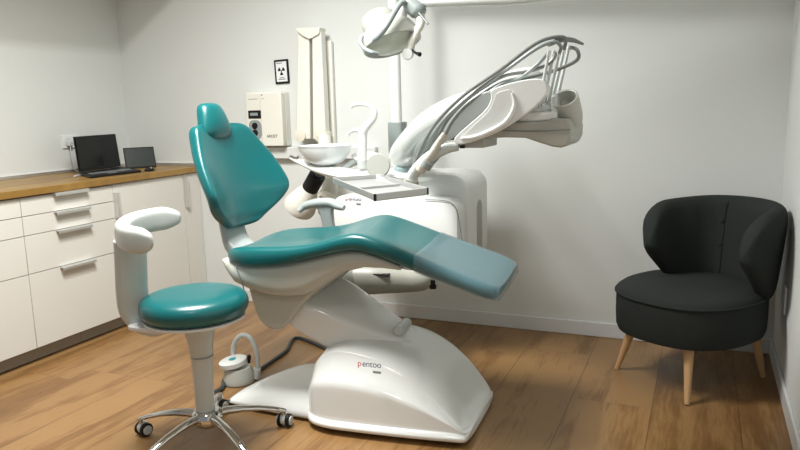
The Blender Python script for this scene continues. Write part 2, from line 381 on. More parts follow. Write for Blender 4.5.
# folded x-ray arm
t = empty('x_ray_machine', (-2.14, YB, 1.0), 'cream x-ray machine with folded arm and tube head on the back wall', 'x-ray machine')
Y0 = YB-.06
cap = [at(302,29,Y0), at(326,28.5,Y0), at(325,35,Y0), at(318,39,Y0), at(315,40,Y0), at(308,36.5,Y0), at(303,32,Y0)]
obj('top_cap', prism(cap, (0,-.075,0)), 'cream2', t, bev=.004)
def bar(p0, p1, w0, w1, Y, d, nm, m='cream2'):
    a0, a1 = at(*p0,Y), at(*p1,Y); r = Vector((1,0,0))
    return obj(nm, prism([a0-r*w0/2, a0+r*w0/2, a1+r*w1/2, a1-r*w1/2], (0,-d,0)), m, t, bev=.008)
bar((308,31),(307.5,139), .075, .105, Y0, .055, 'arm_segment')
bar((321,31),(324,139), .060, .092, Y0-.003, .058, 'arm_segment')
bar((315.3,38),(316.5,139), .045, .060, YB-.005, .040, 'wall_bracket')
bar((330,41),(332,146), .045, .075, YB-.004, .030, 'cable_duct')
for px, w in ((305,.05),(325.5,.052)):
    obj('elbow_joint', lathe([(.001,0),(w*.8,.004),(w*.85,.02),(w*.8,.07),(.001,.075)], at(px,135,Y0)+Vector((0,.003,0)), (0,-1,0)), 'cream', t)
obj('lower_arm', tube([at(324,136,3.70), at(327,165,3.66), at(330,195,3.60), at(322,212,3.56)], [.04,.045,.05,.05]), 'cream2', t)
hc = at(313,208,3.50)
ax = (at(313,178,3.42)-at(299,203,3.46)).normalized()
h_ = obj('tube_head', lathe([(.001,-.075),(.070,-.073),(.092,-.062),(.096,-.04),(.084,.0),(.068,.05),(.054,.085),(.050,.10)], at(303,201,3.46), ax), 'cream2', t)
obj('black_collar', lathe([(.046,.0),(.048,.004),(.048,.105),(.045,.11),(.001,.11)], at(303,201,3.46)+ax*.10, ax), 'black', t)
obj('cone_tip', lathe([(.025,.0),(.025,.03),(.020,.033),(.001,.033)], at(303,201,3.46)+ax*.212, ax), 'dgrey', t)
obj('yoke', tube([at(322,212,3.56), at(331,200,3.46), at(320,193,3.40)], [.025,.03,.022]), 'cream', t)
# wall socket at right
t = empty('wall_socket', (XR, 3.40, .40), 'white wall socket low on the right wall behind the armchair', 'socket')
obj('face_plate', B((XR-.010, 3.355, .34), (XR-.0005, 3.435, .46)), 'white', t, bev=.002)
obj('outlet', lathe([(.024,0),(.026,.003),(.020,.0035),(.018,.0015),(.0005,.0015)], (XR-.0102, 3.395, .40), (-1,0,0)), 'base', t)
# ================================================================ DENTAL CHAIR
PV = Vector((-1.25, 2.56, 0)); CA = math.radians(5)
def T(x, y, z):
    dx, dy = x-PV.x, y-PV.y
    return Vector((PV.x+dx*math.cos(CA)-dy*math.sin(CA), PV.y+dx*math.sin(CA)+dy*math.cos(CA), z))
ch = empty('dental_chair', (-1.25, 2.56, 0), 'teal dental treatment chair on a white base in the middle of the room', 'dental chair')
# floor plate
rings = []
for x, y0, y1, h in ((-1.925,2.50,2.62,.012),(-1.915,2.46,2.72,.03),(-1.89,2.435,2.82,.045),(-1.85,2.42,2.94,.058),(-1.70,2.395,2.95,.075),(-1.55,2.38,2.945,.090),(-1.40,2.37,2.93,.10),(-1.2,2.36,2.88,.10)):
    sec = [(y0,.002),(y0-.0,.02*min(1,h/.05)),(y0+.03,h*.72),(y0+.09,h*.95),((y0+y1)/2,h),(y1-.09,h*.95),(y1-.03,h*.72),(y1,.02*min(1,h/.05)),(y1,.002)]
    rings.append([T(x+.22*max(0,y-2.45)*max(0,min(1,(-1.6-x)/.2)),y-.03,z) for y,z in sec])
obj('floor_plate', loft(rings), 'gloss', ch, sub=1)
# base housing: near ridge runs down to the near front corner, far ridge to the far one
tab = [ # x, ynear floor, near ridge y, near ridge z, far ridge y, far ridge z, yfar
 (-1.500,2.440,2.450,.120,2.70,.130,2.760),
 (-1.480,2.385,2.415,.230,2.72,.240,2.785),
 (-1.440,2.345,2.400,.288,2.735,.300,2.805),
 (-1.370,2.322,2.398,.322,2.75,.338,2.815),
 (-1.260,2.318,2.392,.320,2.755,.352,2.820),
 (-1.140,2.316,2.384,.287,2.760,.345,2.820),
 (-1.040,2.316,2.374,.243,2.762,.315,2.815),
 (-.950,2.318,2.362,.188,2.760,.262,2.805),
 (-.870,2.320,2.348,.128,2.755,.190,2.790),
 (-.805,2.324,2.340,.074,2.750,.118,2.775),
 (-.775,2.328,2.338,.047,2.746,.062,2.768)]
rings = []
for i, (x, yn, yr, zr, yfr, zfr, yf_) in enumerate(tab):
    def xx(y):      # fishtail front edge, rounded at the far corner
        t = max(0, min(1, (x+1.05)/.26)); s = (y-2.52)/.22
        return x - t*(.075*(1-min(1, s*s)) + .02*(s < 0)*min(1,-s))
    b = .012; oy = -.050+.028*(x+1.5)/.7; yn += oy; yr += oy+.028; yfr += oy; yf_ += oy; zr -= .006*(zr>.1)
    ym = (yr+yfr)/2; zm = (zr*.55+zfr*.45)+.012*min(1,zr/.2)
    sec = [(yn-.012,.003),(yn-.012,.040),(yn-.004,.052),(yn+.006,.057 if zr>.09 else zr*.7),(yn+(yr-yn)*.16, .057+(zr-.057)*.58),(yr-.007,zr-.018),(yr-.0,zr-.004),(yr+.018,zr+.003),
           (yr+(ym-yr)*.6, zr+(zm-zr)*.6+.004),(ym,zm+.006),(ym+(yfr-ym)*.6,zm+(zfr-zm)*.6+.008),(yfr-.02,zfr),(yfr,zfr-.012),(yf_-.006,.06 if zfr>.09 else zfr*.6),(yf_+.006,.05),(yf_+.01,.038),(yf_+.01,.003)]
    if zr < .075: sec = [(y, min(z, max(.003,zr+.01*(y>2.6)*2))) for y, z in sec]
    rings.append([T(xx(y)+.012,y,z) for y,z in sec])
bm = loft(rings); bm.verts.index_update(); crease(bm, 17, (1,), .5); crease(bm, 17, (3,), .9); crease(bm, 17, (6,), .9); crease(bm, 17, (4,), .6); crease(bm, 17, (12,), .7)
obj('base_housing', bm, 'gloss', ch, sub=3)
lg = at(358, 365.5, 2.300)
rgt = (at(383,368,2.30)-lg)
text('p', 'red', ch, lg+Vector((0,-.004,0)), rgt, (0,.16,1), .034); text('entoo', 'navy', ch, lg+Vector((0,-.004,0))+rgt.normalized()*.0200, rgt, (0,.16,1), .034)
obj('logo_underline', prism([at(373,373,2.285),at(381,374,2.285),at(381,371.6,2.287),at(373,370.8,2.287)],(0,-.001,0)), 'hose', ch, smooth=False)
# lift arm
rings = []
for x, zt, zb, y0, y1 in ((-1.66,.60,.42,2.44,2.72),(-1.52,.575,.345,2.43,2.71),(-1.38,.515,.265,2.455,2.70),(-1.22,.412,.20,2.495,2.69),(-1.12,.350,.17,2.53,2.68),(-1.06,.315,.16,2.54,2.66)):
    kk = .085*min(1, max(.25, (-1.02-x)/.35)); rings.append([T(x,y,z-(kk*(y1-y)/(y1-y0) if z > (zt+zb)/2 else 0)) for y,z in rr(y0,y1,zb,zt,.024,4)])
obj('lift_arm', loft(rings), 'gloss', ch, bev=0)
obj('pivot_boss', tube([T(-1.135,2.53,.362),T(-1.135,2.66,.362)], .022, n=20, smooth=False), 'grey2', ch, bev=.006)
# shell below the seat
def sideprism(pts, y0, y1, nm, m, bev=.012, par=ch):
    return obj(nm, prism([T(x,y0,z) for x,z in pts], T(0,y1,0)-T(0,y0,0)), m, par, bev=bev)
pts = crom([(-1.04,.672,0),(-1.14,.675,0),(-1.25,.665,0),(-1.34,.615,0),(-1.42,.560,0),(-1.50,.535,0),(-1.60,.530,0),(-1.70,.548,0),(-1.79,.580,0),(-1.835,.615,0),(-1.850,.655,0)],3)
up_e = [(-1.80,.672),(-1.74,.668),(-1.60,.674),(-1.45,.705),(-1.33,.738),(-1.25,.752),(-1.15,.730),(-1.04,.690)]
rings = []
low = [(p.x,p.y) for p in pts][::-1]
def zl(x): return interp([(a,b) for a,b in low], x)[0]
def zu(x): return interp([(-1.86,.675)]+up_e, x)[0]
xs = [-1.850,-1.84,-1.82,-1.78,-1.72,-1.65,-1.56,-1.47,-1.38,-1.29,-1.2,-1.12,-1.05]
for x in xs:
    a, b = zl(x), zu(x)-.004; k = min(1, max(.25, (x+1.853)/.09)) ** .5
    hw = .235*(.55+.45*k); th = max(.012, b-a); r = min(.05, th*.45)
    rings.append([T(x,2.56+s*hw-(.03*(1-min(1,(b-z)/.15)) if 0 else 0)*1,z) for s,z in [((y)/1.0,z) for y,z in rr(-1,1,a,b,.0001,1)]] if 0 else [T(x, 2.56+(y if abs(y)<hw else math.copysign(hw,y)), z) for y,z in rr(-hw,hw,a,b,r,5)])
obj('seat_shell', loft(rings), 'warm', ch)
# lower pivot cover
pts = crom([(-1.745,.575,0),(-1.728,.50,0),(-1.705,.425,0),(-1.665,.385,0),(-1.615,.375,0),(-1.575,.400,0),(-1.530,.455,0),(-1.475,.515,0),(-1.41,.570,0),(-1.35,.62,0)],4)
sideprism([(p.x,p.y) for p in pts]+[(-1.40,.64),(-1.60,.64),(-1.73,.62)], 2.385, 2.735, 'pivot_cover', 'warm', .022)
obj('shell_joint', tube([T(-1.748,2.316,.667),T(-1.742,2.316,.64),T(-1.728,2.318,.60),T(-1.722,2.325,.556)], .0022, n=6), 'dgrey', ch)
# seat cushion
prof = [(-1.845,.700,.672),(-1.80,.722,.655),(-1.72,.738,.655),(-1.60,.742,.662),(-1.50,.750,.684),(-1.42,.764,.706),(-1.34,.790,.728),(-1.28,.808,.740),(-1.235,.812,.744),(-1.18,.800,.732),(-1.10,.772,.708),(-1.00,.736,.670),(-.90,.699,.640),(-.79,.662,.606),(-.715,.637,.582),(-.675,.616,.574)]
def seat_rings(x0=-9, x1=9, grow=0, dz=0):
    R = []
    for i, (x, zt, zb) in enumerate(prof):
        if not (x0 <= x <= x1): continue
        hw = .262
        if x < -1.70: hw -= .10*((-1.70-x)/.145)**2
        if x > -.74: hw -= .035*((x+.74)/.065)**2
        dish = .022 if -1.75 < x < -1.35 else (.006 if x > -1.1 else .010)
        th = zt-zb; sec = []
        hw += grow; zt += grow+dz; zb -= grow-dz
        for y, z in ((-1,.35),(-1.0,.62),(-.975,.84),(-.93,.96),(-.86,1.0),(-.55,.985),(0,.97),(.55,.985),(.86,1.0),(.93,.96),(.975,.84),(1.0,.62),(1,.35),(.975,.12),(.92,0),(.4,0),(-.4,0),(-.92,0),(-.975,.12)):
            zz = zb+(zt-zb)*z
            if z > .96 and abs(y) < .8: zz -= dish*(1-abs(y)**2)*.9
            yy = 2.56+y*hw; skew = -.10*(yy-2.56)*max(0, 1-abs(x+1.25)/.6)
            R_ = T(x+skew, yy, zz); sec.append(R_)
        R.append(sec)
    return R
obj('seat_cushion', loft(seat_rings()), 'teal', ch, sub=2)
R_ = seat_rings(-1.01, 9, .0045)
bm = loft(R_, cap=False)
obj('foot_cover', bm, 'film', ch, sub=2)
obj('release_knob', lathe([(.001,-.001),(.013,0),(.014,.012),(.009,.016),(.009,.032)], at(433,288.5,2.40)), 'black', ch)
# backrest: a padded kite, its lower wings curving forward
def back_pt(y, s, d):
    """y across, s up the axis from the lower edge 0..1, d thickness forward"""
    p0 = Vector((-1.915, 2.578, .772)); p1 = Vector((-2.030, 2.588, 1.222))
    ax_ = (p1-p0); nrm = Vector((ax_.z, 0, -ax_.x)).normalized()
    curl = .95*y*y*max(0, 1-abs(s-.28)/.85)
    if y < 0: y *= .79
    else: y *= .965+.10*max(0, 1-abs(s-.68)/.30)
    return p0 + ax_*s + Vector((.05*y, y, 0)) + nrm*(d+curl)
edge = [(0,.12),(.04,.155),(.09,.205),(.145,.255),(.20,.290),(.26,.311),(.33,.318),(.42,.312),(.53,.297),(.65,.275),(.76,.250),(.86,.228),(.94,.212),(.985,.190),(1.0,.15)]
rings = []
S = [-.02]+[e[0] for e in edge]+[1.010]
for s in S:
    hw = interp(edge, s)[0] if 0 <= s <= 1 else (.085 if s < 0 else .03)
    th = .062 if .04 < s < .97 else (.045 if 0 <= s <= 1 else .018)
    sec = []
    for y, d in ((-1,.5),(-.985,.78),(-.94,.96),(-.86,1.0),(-.6,.93),(-.3,.88),(0,.86),(.3,.88),(.6,.93),(.86,1.0),(.94,.96),(.985,.78),(1,.5),(.985,.2),(.93,.03),(.6,0),(.2,0),(-.2,0),(-.6,0),(-.93,.03),(-.985,.2)):
        sec.append(back_pt(y*hw, s, (d-.5)*th))
    rings.append(sec)
bc = obj('backrest_cushion', loft(rings), 'teal', ch, sub=2)
obj('backrest_frame', loft([[back_pt(y*hw, s, d) for y, d in ((-1,-.030),(-.9,-.046),(0,-.055),(.9,-.046),(1,-.030),(.5,-.028),(-.5,-.028))] for s, hw in ((.04,.10),(.12,.17),(.3,.25),(.45,.26),(.7,.20),(.9,.13))]), 'grey', ch, sub=1)
# bracket between seat and backrest
p0 = T(-1.86,2.52,.60)
br = [(Vector((-1.80,2.53,.635)),.085,.03),(Vector((-1.865,2.54,.650)),.085,.03),(Vector((-1.925,2.55,.69)),.080,.026),(Vector((-1.945,2.560,.75)),.075,.022),(Vector((-1.965,2.565,.83)),.072,.018),(Vector((-1.99,2.57,.92)),.060,.016)]
rings = []
for i, (p, w_, th) in enumerate(br):
    q = br[min(i+1,len(br)-1)][0]-br[max(i-1,0)][0]; q.normalize(); n_ = Vector((q.z,0,-q.x)).normalized()
    rings.append([p+Vector((0,a*1.0,0))+n_*b for a,b in rr(-w_,w_,-th,th,min(th*.8,.02),3)])
obj('back_bracket', loft(rings), 'mid', ch, sub=1)
# headrest
hp = Vector((-2.035,2.580,1.158)); ax_ = Vector((-.10,0.0,1)).normalized(); nr_ = Vector((1,0,.10)).normalized(); wv = Vector((.06,1,0)).normalized()
rings = []
for s, hw, th, cx in ((-.012,.045,.014,.02),(-.004,.075,.028,.02),(.012,.098,.036,.022),(.03,.106,.040,.024),(.06,.101,.042,.024),(.09,.093,.042,.02),(.12,.084,.040,.015),(.143,.075,.036,.010),(.156,.060,.028,.006),(.162,.03,.014,.003)):
    hw *= .92-.10*s/.16; rings.append([hp+wv*(-.008)+ax_*s+nr_*(cx+th*math.copysign(abs(math.sin(q))**.75,math.sin(q)))+wv*(hw*math.copysign(abs(math.cos(q))**.8,math.cos(q))) for q in [2*PI*k/20 for k in range(20)]])
hr_ = obj('headrest', loft(rings), 'teal', ch, sub=1)
obj('headrest_bar', tube([hp+ax_*(-.12)-nr_*.035, hp+ax_*.0-nr_*.03, hp+ax_*.10-nr_*.012], .014), 'chrome', hr_)
# armrest
Ya = 2.93
pts = [at(298,211,Ya-.02), at(305,206,Ya), at(317,203,Ya), at(330,202.5,Ya), at(338,206,Ya), at(344,208,Ya)]
ar = obj('armrest', tube(pts, [.018,.026,.030,.030,.026,.018], flat=(Vector((0,0,1)),.75), n=16), 'mid', ch)
a_ = at(325.5,206,Ya); b_ = at(330,232,Ya)
obj('armrest_post', loft([[c_+Vector((x,y,0)) for x,y in rr(-w_,w_,-.018,.018,.012,3)] for c_, w_ in ((a_,.05),(a_*.8+b_*.2,.036),(a_*.4+b_*.6,.030),(b_,.032))]), 'grey', ar)
obj('armrest_bracket', tube([b_+Vector((0,0,.02)), b_+Vector((0,-.01,-.04)), b_+Vector((0,-.14,-.055))], .022), 'grey', ar)
# ================================================================ DENTAL UNIT
du = empty('dental_unit', (-1.41, 3.33, .45), 'white dental unit with spittoon bowl and upright post carried behind the chair', 'dental unit')
# front part of the body and the taller rear shell
def body(x0, x1, y0, y1, z0, z1, r, nm, m, bv=.02, taper=.0):
    out = rr(x0, x1, z0, z1, r, 7)
    rings = [[Vector((x,y0+.0,z)) for x,z in rr(x0+.02,x1-.02,z0+.02,z1-.02,r-.01,7)], [Vector((x,y0+.008,z)) for x,z in rr(x0+.006,x1-.006,z0+.006,z1-.006,r,7)], [Vector((x,y0+.03,z)) for x,z in out], [Vector((x,y1,z)) for x,z in out]]
    return obj(nm, loft(rings), m, du)
body(-1.765, -1.065, 3.13, 3.33, .50, .838, .075, 'front_body', 'gloss')
body(-1.70, -1.045, 3.25, 3.56, .47, .948, .085, 'rear_shell', 'gloss')
obj('side_slot', prism([Vector((-1.046, y, z)) for y, z in rr(3.375,3.465,.50,.80,.044,7)], (.0025,0,0)), 'taupe', du, bev=.0008)
obj('panel_seam', tube([at(425,199.5,3.128),at(446,201,3.128),at(455,207,3.128),at(459,220,3.128),at(461.5,240,3.128),at(463,262,3.128)], .0022, n=6), 'dgrey', du)
lg = at(345.2,200,3.1285)
text('p', 'red', du, lg+Vector((0,-.001,0)), (1,0,0), (0,0,1), .031); text('entoo', 'navy', du, lg+Vector((.0183,-.001,0)), (1,0,0), (0,0,1), .031)
obj('logo_underline', B((lg.x+.062,3.1265,lg.z-.020),(lg.x+.088,3.1285,lg.z-.014)), 'hose', du, smooth=False)
P_ = [at(293,158,3.40), at(306,163,3.38), at(330,171,3.33), at(360,176,3.30), at(395,176,3.30), at(425,175,3.32), at(440,176,3.34)]
obj('top_shelf', tube(P_, [.030,.050,.080,.110,.12,.11,.07], flat=(Vector((0,0,1)),.34), n=20), 'gloss', du)
bc_ = at(326,166,3.36)
obj('bowl', lathe([(.001,.004),(.055,.004),(.060,.006),(.095,.024),(.122,.052),(.140,.090),(.147,.112),(.150,.114),(.147,.108),(.120,.060),(.085,.030),(.001,.018)], bc_, n=48), 'bowl', du)
obj('bowl_foot', lathe([(.05,-.02),(.05,.006),(.001,.006)], bc_), 'satin', du)
obj('latch', tube([at(291,157,3.39),at(296,159,3.37),at(300,157,3.37)], .012), 'chrome', du)
# water spout
Yw = 3.26
sp_ = obj('water_spout', cyl(at(362.5,168,Yw), at(362.5,138,Yw), .024), 'gloss', du)
obj('collar', cyl(at(362.5,168,Yw), at(362.5,160,Yw), .027), 'grey2', sp_)
obj('spout_head', tube([at(362.5,139,Yw), at(363,132,Yw), at(367,126,Yw), at(373,119,Yw), at(374.5,112,Yw), at(370,106,Yw), at(362,103.8,Yw), at(354,105,Yw), at(351,107.5,Yw)], [.023,.024,.021,.018,.015,.0125,.0115,.0105,.009]), 'gloss', sp_)
obj('cup_filler', tube([at(361,131,Yw), at(355,130,Yw), at(349,133,Yw), at(348,136,Yw)], [.012,.011,.009,.008]), 'gloss', sp_)
# assistant's saucer and round guard beside the spout
obj('instrument_rest', lathe([(.001,-.03),(.05,-.028),(.085,-.01),(.095,.012),(.090,.016),(.05,.008),(.001,.006)], at(369,159,3.46), (.15,-.25,1), sc=(1.05,.8)), 'satin', du)
obj('rest_arm', tube([at(342,170,3.36), at(352,163,3.42), at(362,160,3.46)], [.018,.020,.016]), 'grey2', du)
obj('round_guard', lathe([(.001,0),(.056,0),(.060,.004),(.060,.010),(.056,.014),(.001,.014)], at(378.5,166,3.12), (.25,-1,.25)), 'lampsh', du)
obj('guard_stem', cyl(at(378.5,172,3.13), at(379.5,180,3.2), .008), 'satin', du)
# upright post for the lamp
Yp = 3.45
pb = at(398,168,Yp); pt_ = Vector((pb.x, pb.y, 2.02))
po = obj('post', cyl(Vector((pb.x,pb.y,.93)), pt_, .029), 'gloss', du)
obj('post_socket', prism([Vector((x,y,at(398,153,Yp).z)) for x,y in rr(pb.x-.040,pb.x+.046,Yp-.045,Yp+.045,.02)], (0,0,at(398,122,Yp).z-at(398,153,Yp).z)), 'grey', po, bev=.003)
# supply arm carrying the unit from the chair
obj('carrier_arm', tube([T(-1.55,2.74,.47), at(345,280,2.93), at(375,279,2.98), at(405,281,3.02), at(421,281,3.06), at(424,279,3.16)], [.06,.085,.075,.056,.048,.040], flat=(Vector((0,0,1)),1.0), n=16), 'taupe', du)
obj('carrier_lid', B(tuple(at(352,272,2.95)+Vector((0,-.03,0))), tuple(at(390,276,2.95)+Vector((0,.10,.012)))), 'black', du, bev=.003)
obj('carrier_post', cyl(at(424,281,3.14)+Vector((-.04,.03,0)), Vector((at(424,281,3.14).x-.04,3.20,.52)), .045), 'taupe', du)
# ================================================================ INSTRUMENT CONSOLE on its arm
dc = empty('instrument_console', tuple(at(408,168,3.28)), 'white and grey instrument console on a curved arm above the patient chair', 'instrument console')
jb = at(408,167,3.28)
obj('swivel_ring', lathe([(.001,-.02),(.068,-.02),(.072,-.014),(.072,.0),(.060,.006),(.060,.022),(.001,.022)], jb), 'clear', dc)
obj('spring_arm', tube([jb+Vector((0,0,.01)), at(402,157,3.26), at(410,145,3.14), at(427,127,2.94), at(448,113,2.72), at(472,104,2.52), at(495,99,2.42)], [.058,.070,.071,.066,.058,.050,.042], flat=(Vector((0,1,0)),.8), n=20), 'gloss', dc)
obj('arm_underside', tube([at(416,163,3.12), at(423,148,3.0), at(437,134,2.85), at(452,122,2.7)], [.02,.035,.04,.03]), 'grey', dc)
def px_prism(pts, Y, d, nm, m, bev=.008, par=dc, k=0):
    P = [at(x,y,Y) for x,y in pts]
    if k: P = crom(P+[P[0]], k)[:-1]
    return obj(nm, prism(P, (0,d,0)), m, par, bev=bev)
cb = px_prism([(484,139),(486,130),(496,125),(510,122),(530,122),(548,121),(551,118),(569,118.5),(571,128),(570.5,138),(567,145),(562,148),(553,147),(540,143),(525,138),(505,137.5)], 2.22, .24, 'console_body', 'taupe', .010)
obj('body_seam', tube([at(500,130.5,2.216),at(540,131,2.216),at(570,129.5,2.216)], .0014, n=6), 'dgrey', cb)
px_prism([(505,121.5),(515,113),(535,112),(556,111),(557,119),(553,120.5),(530,122.3)], 2.23, .20, 'top_cover', 'gloss', .008)
px_prism([(441,147),(446,141),(462,139.5),(484,138),(484,148),(460,148)], 2.21, .16, 'console_bracket', 'taupe', .004)
obj('switch', B(tuple(at(460,148.5,2.2)), tuple(at(464,145.5,2.2)+Vector((0,.02,0)))), 'black', dc, bev=.001)
obj('console_joint', cyl(at(497,100,2.41), at(503,124,2.37), .034), 'grey2', dc)
# cup shaped holder at the right end
ca = Vector((-.12,-.62,.77)).normalized(); hh = .085; cc = at(564.5,98,2.27)-ca*hh
obj('cup_socket', tube([at(560,119,2.35), at(561,108,2.35), cc+ca*.01], [.048,.046,.036], n=24), 'warm', dc)
obj('cup_holder', lathe([(.001,-.01),(.038,-.01),(.043,.02),(.044,hh),(.041,hh+.002),(.036,hh),(.032,.02),(.001,.010)], cc, ca, n=32), 'warm', dc)
px_prism([(551,120),(551,97),(554,94),(557,97),(558,120)], 2.25, .10, 'holder_bracket', 'satin', .005)
# grey back pad and the white leaf shaped side cover
px_prism([(439,139),(441,131),(450,118),(462,105),(476,95),(488,91),(492,95),(490,105),(480,116),(466,128),(453,139),(446,143)], 2.24, .10, 'side_pad', 'grey2', .014, k=2)
leaf = [(454,142),(455,137),(468,125),(482,113),(489,104),(491,96),(490,91),(500,86),(514,82),(530,79),(541,79),(546,84),(547,92),(541,101),(530,111),(516,121),(500,131),(484,138),(468,143),(458,144.5)]
px_prism(leaf, 2.19, .05, 'side_cover', 'gloss', .008, k=2)
inn = [(463,136),(474,125),(487,113),(493,103),(496,94),(503,91),(510,90),(513,97),(514,106),(510,115),(500,123),(486,131),(472,136)]
px_prism(inn, 2.188, .004, 'inner_panel', 'satin', .001, k=2)
rim = [at(x,y,2.186) for x,y in [(461,138.5),(475,137),(490,131.5),(504,123.5),(511.5,114),(514.5,104),(512,93)]]
obj('grip_rim', tube(rim, [.004,.008,.009,.009,.008,.006,.004], n=14), 'gloss', dc)
obj('rear_cover', tube([at(492,90,2.34), at(510,82,2.34), at(530,78,2.34), at(543,86,2.34)], [.02,.035,.035,.02]), 'satin', dc)
obj('instrument_rest', sphere(at(531,109,2.29), .078, s=(1.0,.7,.42)), 'satin', dc)
for k in range(5):
    p = at(537+k*4.2, 106-k*1.4, 2.235+.035*k)
    obj('rest_slot', lathe([(.012,0),(.014,.004),(.014,.016),(.010,.018),(.008,.002),(.001,.002)], p, (.12,0,1)), 'dgrey', dc)
# whip bar at top of the hoses
obj('whip_bar', tube([at(549,45,2.24), at(560,40,2.30), at(572,40,2.36), at(583,44,2.40)], [.006,.009,.008,.004]), 'hose', dc)
# handpieces
whips = [
 [(413,168),(422,146),(437,122),(463,96),(500,70),(532,46),(550,38),(565,38),(563,52)],
 [(417,168),(428,146),(443,122),(468,98),(505,71),(536,49),(554,42),(561,47),(558,56)],
 [(421,168),(434,146),(447,121),(469,98),(502,77),(530,71),(548,64),(555,56),(553,53)],
 [(425,168),(440,146),(453,121),(473,100),(500,83),(530,77),(556,70),(577,60),(577,50),(568,48)],
 [(429,168),(445,148),(457,124),(476,103),(499,86),(520,78),(538,64),(546,55),(549,53)]]
tops = [(564,50),(559,54),(554,52),(569,47),(549,52)]
bots = [(552,101),(548,103),(543,104),(557,99),(539,106)]
Ys = [2.31,2.275,2.24,2.345,2.205]
labs = ['dental handpiece hanging second from right at console with dark grey hose', 'dental handpiece hanging in the middle of the five with grey hose', 'dental handpiece hanging second from left of the five with grey hose', 'rightmost of the five hanging dental handpieces, hose looping out at right', 'leftmost of the five hanging dental handpieces above the white cover']
for i in range(5):
    Y = Ys[i]; tp, bt = at(*tops[i],Y), at(*bots[i],Y)
    t = empty('dental_handpiece', tuple(bt), labs[i], 'handpiece', 'handpieces hanging on the console')
    d = (tp-bt)
    obj('grip', tube([bt, bt+d*.12, bt+d*.4, bt+d*.8, tp], [.0045,.0065,.0055,.0050,.0045], n=14), 'grey2', t)
    obj('coupling', cyl(bt+d*.93, tp+d*.03, .0062), 'steel', t)
    n_ = len(whips[i]); P_ = []
    for q, (x, y) in enumerate(whips[i]):
        P_.append(at(x, y, (2.205+.012*i) if q < 3 else (2.205+.012*i)*(1-(q-3)/(n_-4))+Y*((q-3)/(n_-4))))
    P_[-1] = tp
    obj('hose', tube(P_, .0058, n=10), ['hose','grey','hose','hose','grey'][i], t)
# support bow of the tray, hose sleeve
obj('tray_arm', tube([at(412,182,2.17), at(412.5,176,2.17), at(419,167,2.17), at(430,157,2.18), at(445,149,2.2), at(458,146,2.22)], [.022,.020,.020,.020,.018,.016]), 'grey2', dc)
obj('arm_cuff', cyl(at(410.8,183,2.17), at(412,180,2.17), .026), 'taupe', dc)
obj('sleeve', tube([at(420,171,2.15), at(430,157,2.15), at(438,144,2.17), at(445,134,2.18)], [.016,.015,.012,.011]), 'hose2', dc)
obj('sleeve_clip', cyl(at(425,167.5,2.145), at(429,161.5,2.145), .019), 'grey', dc)
# ---------------------------------------------------------------- tray
tc_ = [Vector((-1.235,2.223,1.012)), Vector((-.862,1.797,1.012)), Vector((-.762,1.975,1.012)), Vector((-1.105,2.36,1.012))]
tr = empty('instrument_tray', tuple(sum(tc_, Vector())/4), 'empty rectangular steel instrument tray above the chair seat', 'tray')
cen = sum(tc_, Vector())/4
def ring(s, z):
    out = []
    for i, c in enumerate(tc_):
        a_, b_ = tc_[i-1], tc_[(i+1)%4]; d1 = (a_-c).normalized(); d2 = (b_-c).normalized()
        c2 = c+(d1+d2)*s
        for q in range(4): tt = q/3; out.append(c2+(d1*(1-tt)**2+d2*tt**2)*.016+Vector((0,0,z)))
    return out
obj('pan', loft([ring(.004,0), ring(.0,.003), ring(.0,.021), ring(.003,.022), ring(.006,.019), ring(.010,.006), ring(.016,.004)]), 'satin_tray' if 0 else M['traym'], tr)
mid = [(tc_[0]+tc_[3])/2, (tc_[1]+tc_[2])/2]
obj('divider', prism([tc_[0]*.5+tc_[1]*.5+Vector((0.003,0.0,.0045)), tc_[3]*.5+tc_[2]*.5+Vector((0,0,.0045)), tc_[3]*.49+tc_[2]*.51+Vector((0,0,.0045)), tc_[0]*.49+tc_[1]*.51+Vector((.003,0,.0045))], (0,0,.006)), M['traym'], tr)
obj('corner_pad', cyl(tc_[1]+Vector((.0,.004,.001)), tc_[1]+Vector((.0,.004,.0215)), .0045), 'black', tr)
obj('corner_pad', cyl(tc_[2]+Vector((-.006,.0,.001)), tc_[2]+Vector((-.006,.0,.0215)), .0045), 'black', tr)
# ================================================================ OPERATING LAMP
YL = 2.95
ol = empty('operating_lamp', tuple(at(415,8,YL)), 'white dental operating lamp with grey handles hanging from its arm at top', 'lamp')
obj('boom', tube([at(416,3,YL), at(470,1,YL+.1), at(540,-4,YL+.22), Vector((-.05,3.35,1.83))], [.020,.022,.026,.030]), 'gloss', ol)
obj('upper_boom', tube([Vector((-.05,3.35,1.83)), Vector((-.05,3.35,1.92)), Vector((-.10,3.36,1.955)), Vector((pb.x,pb.y,2.0))], [.034,.034,.030,.034]), 'gloss', ol)
obj('joint_block', tube([at(403,-1,YL), at(410,4,YL), at(418,11,YL), at(421,15,YL)], [.030,.040,.040,.028]), 'grey', ol)
obj('joint_rod', cyl(at(419,13,YL-.03), at(428,24,YL-.05), .005), 'dgrey', ol)
hc = at(391,40,YL); ax_ = (Vector((-.35,-.40,-.85))).normalized()
rt2 = (at(412,24,YL)-at(368,46,YL)).normalized()
nrm = (Vector((.25,-.18,-.95)));  nrm = (nrm-rt2*nrm.dot(rt2)).normalized(); oth = nrm.cross(rt2)
def dish(prof, nm, m, par, sx=1.10, sy=1.05, c=None):
    c = c or hc
    return obj(nm, loft([[c+nrm*h+rt2*(r*sx*math.cos(2*PI*q/36))+oth*(r*sy*math.sin(2*PI*q/36)) for q in range(36)] for r, h in prof]), m, par)
hd = dish([(.001,-.105),(.050,-.100),(.080,-.085),(.102,-.055),(.118,-.018),(.124,.012),(.122,.024),(.116,.026),(.108,.014)], 'lamp_head', 'lampsh', ol)
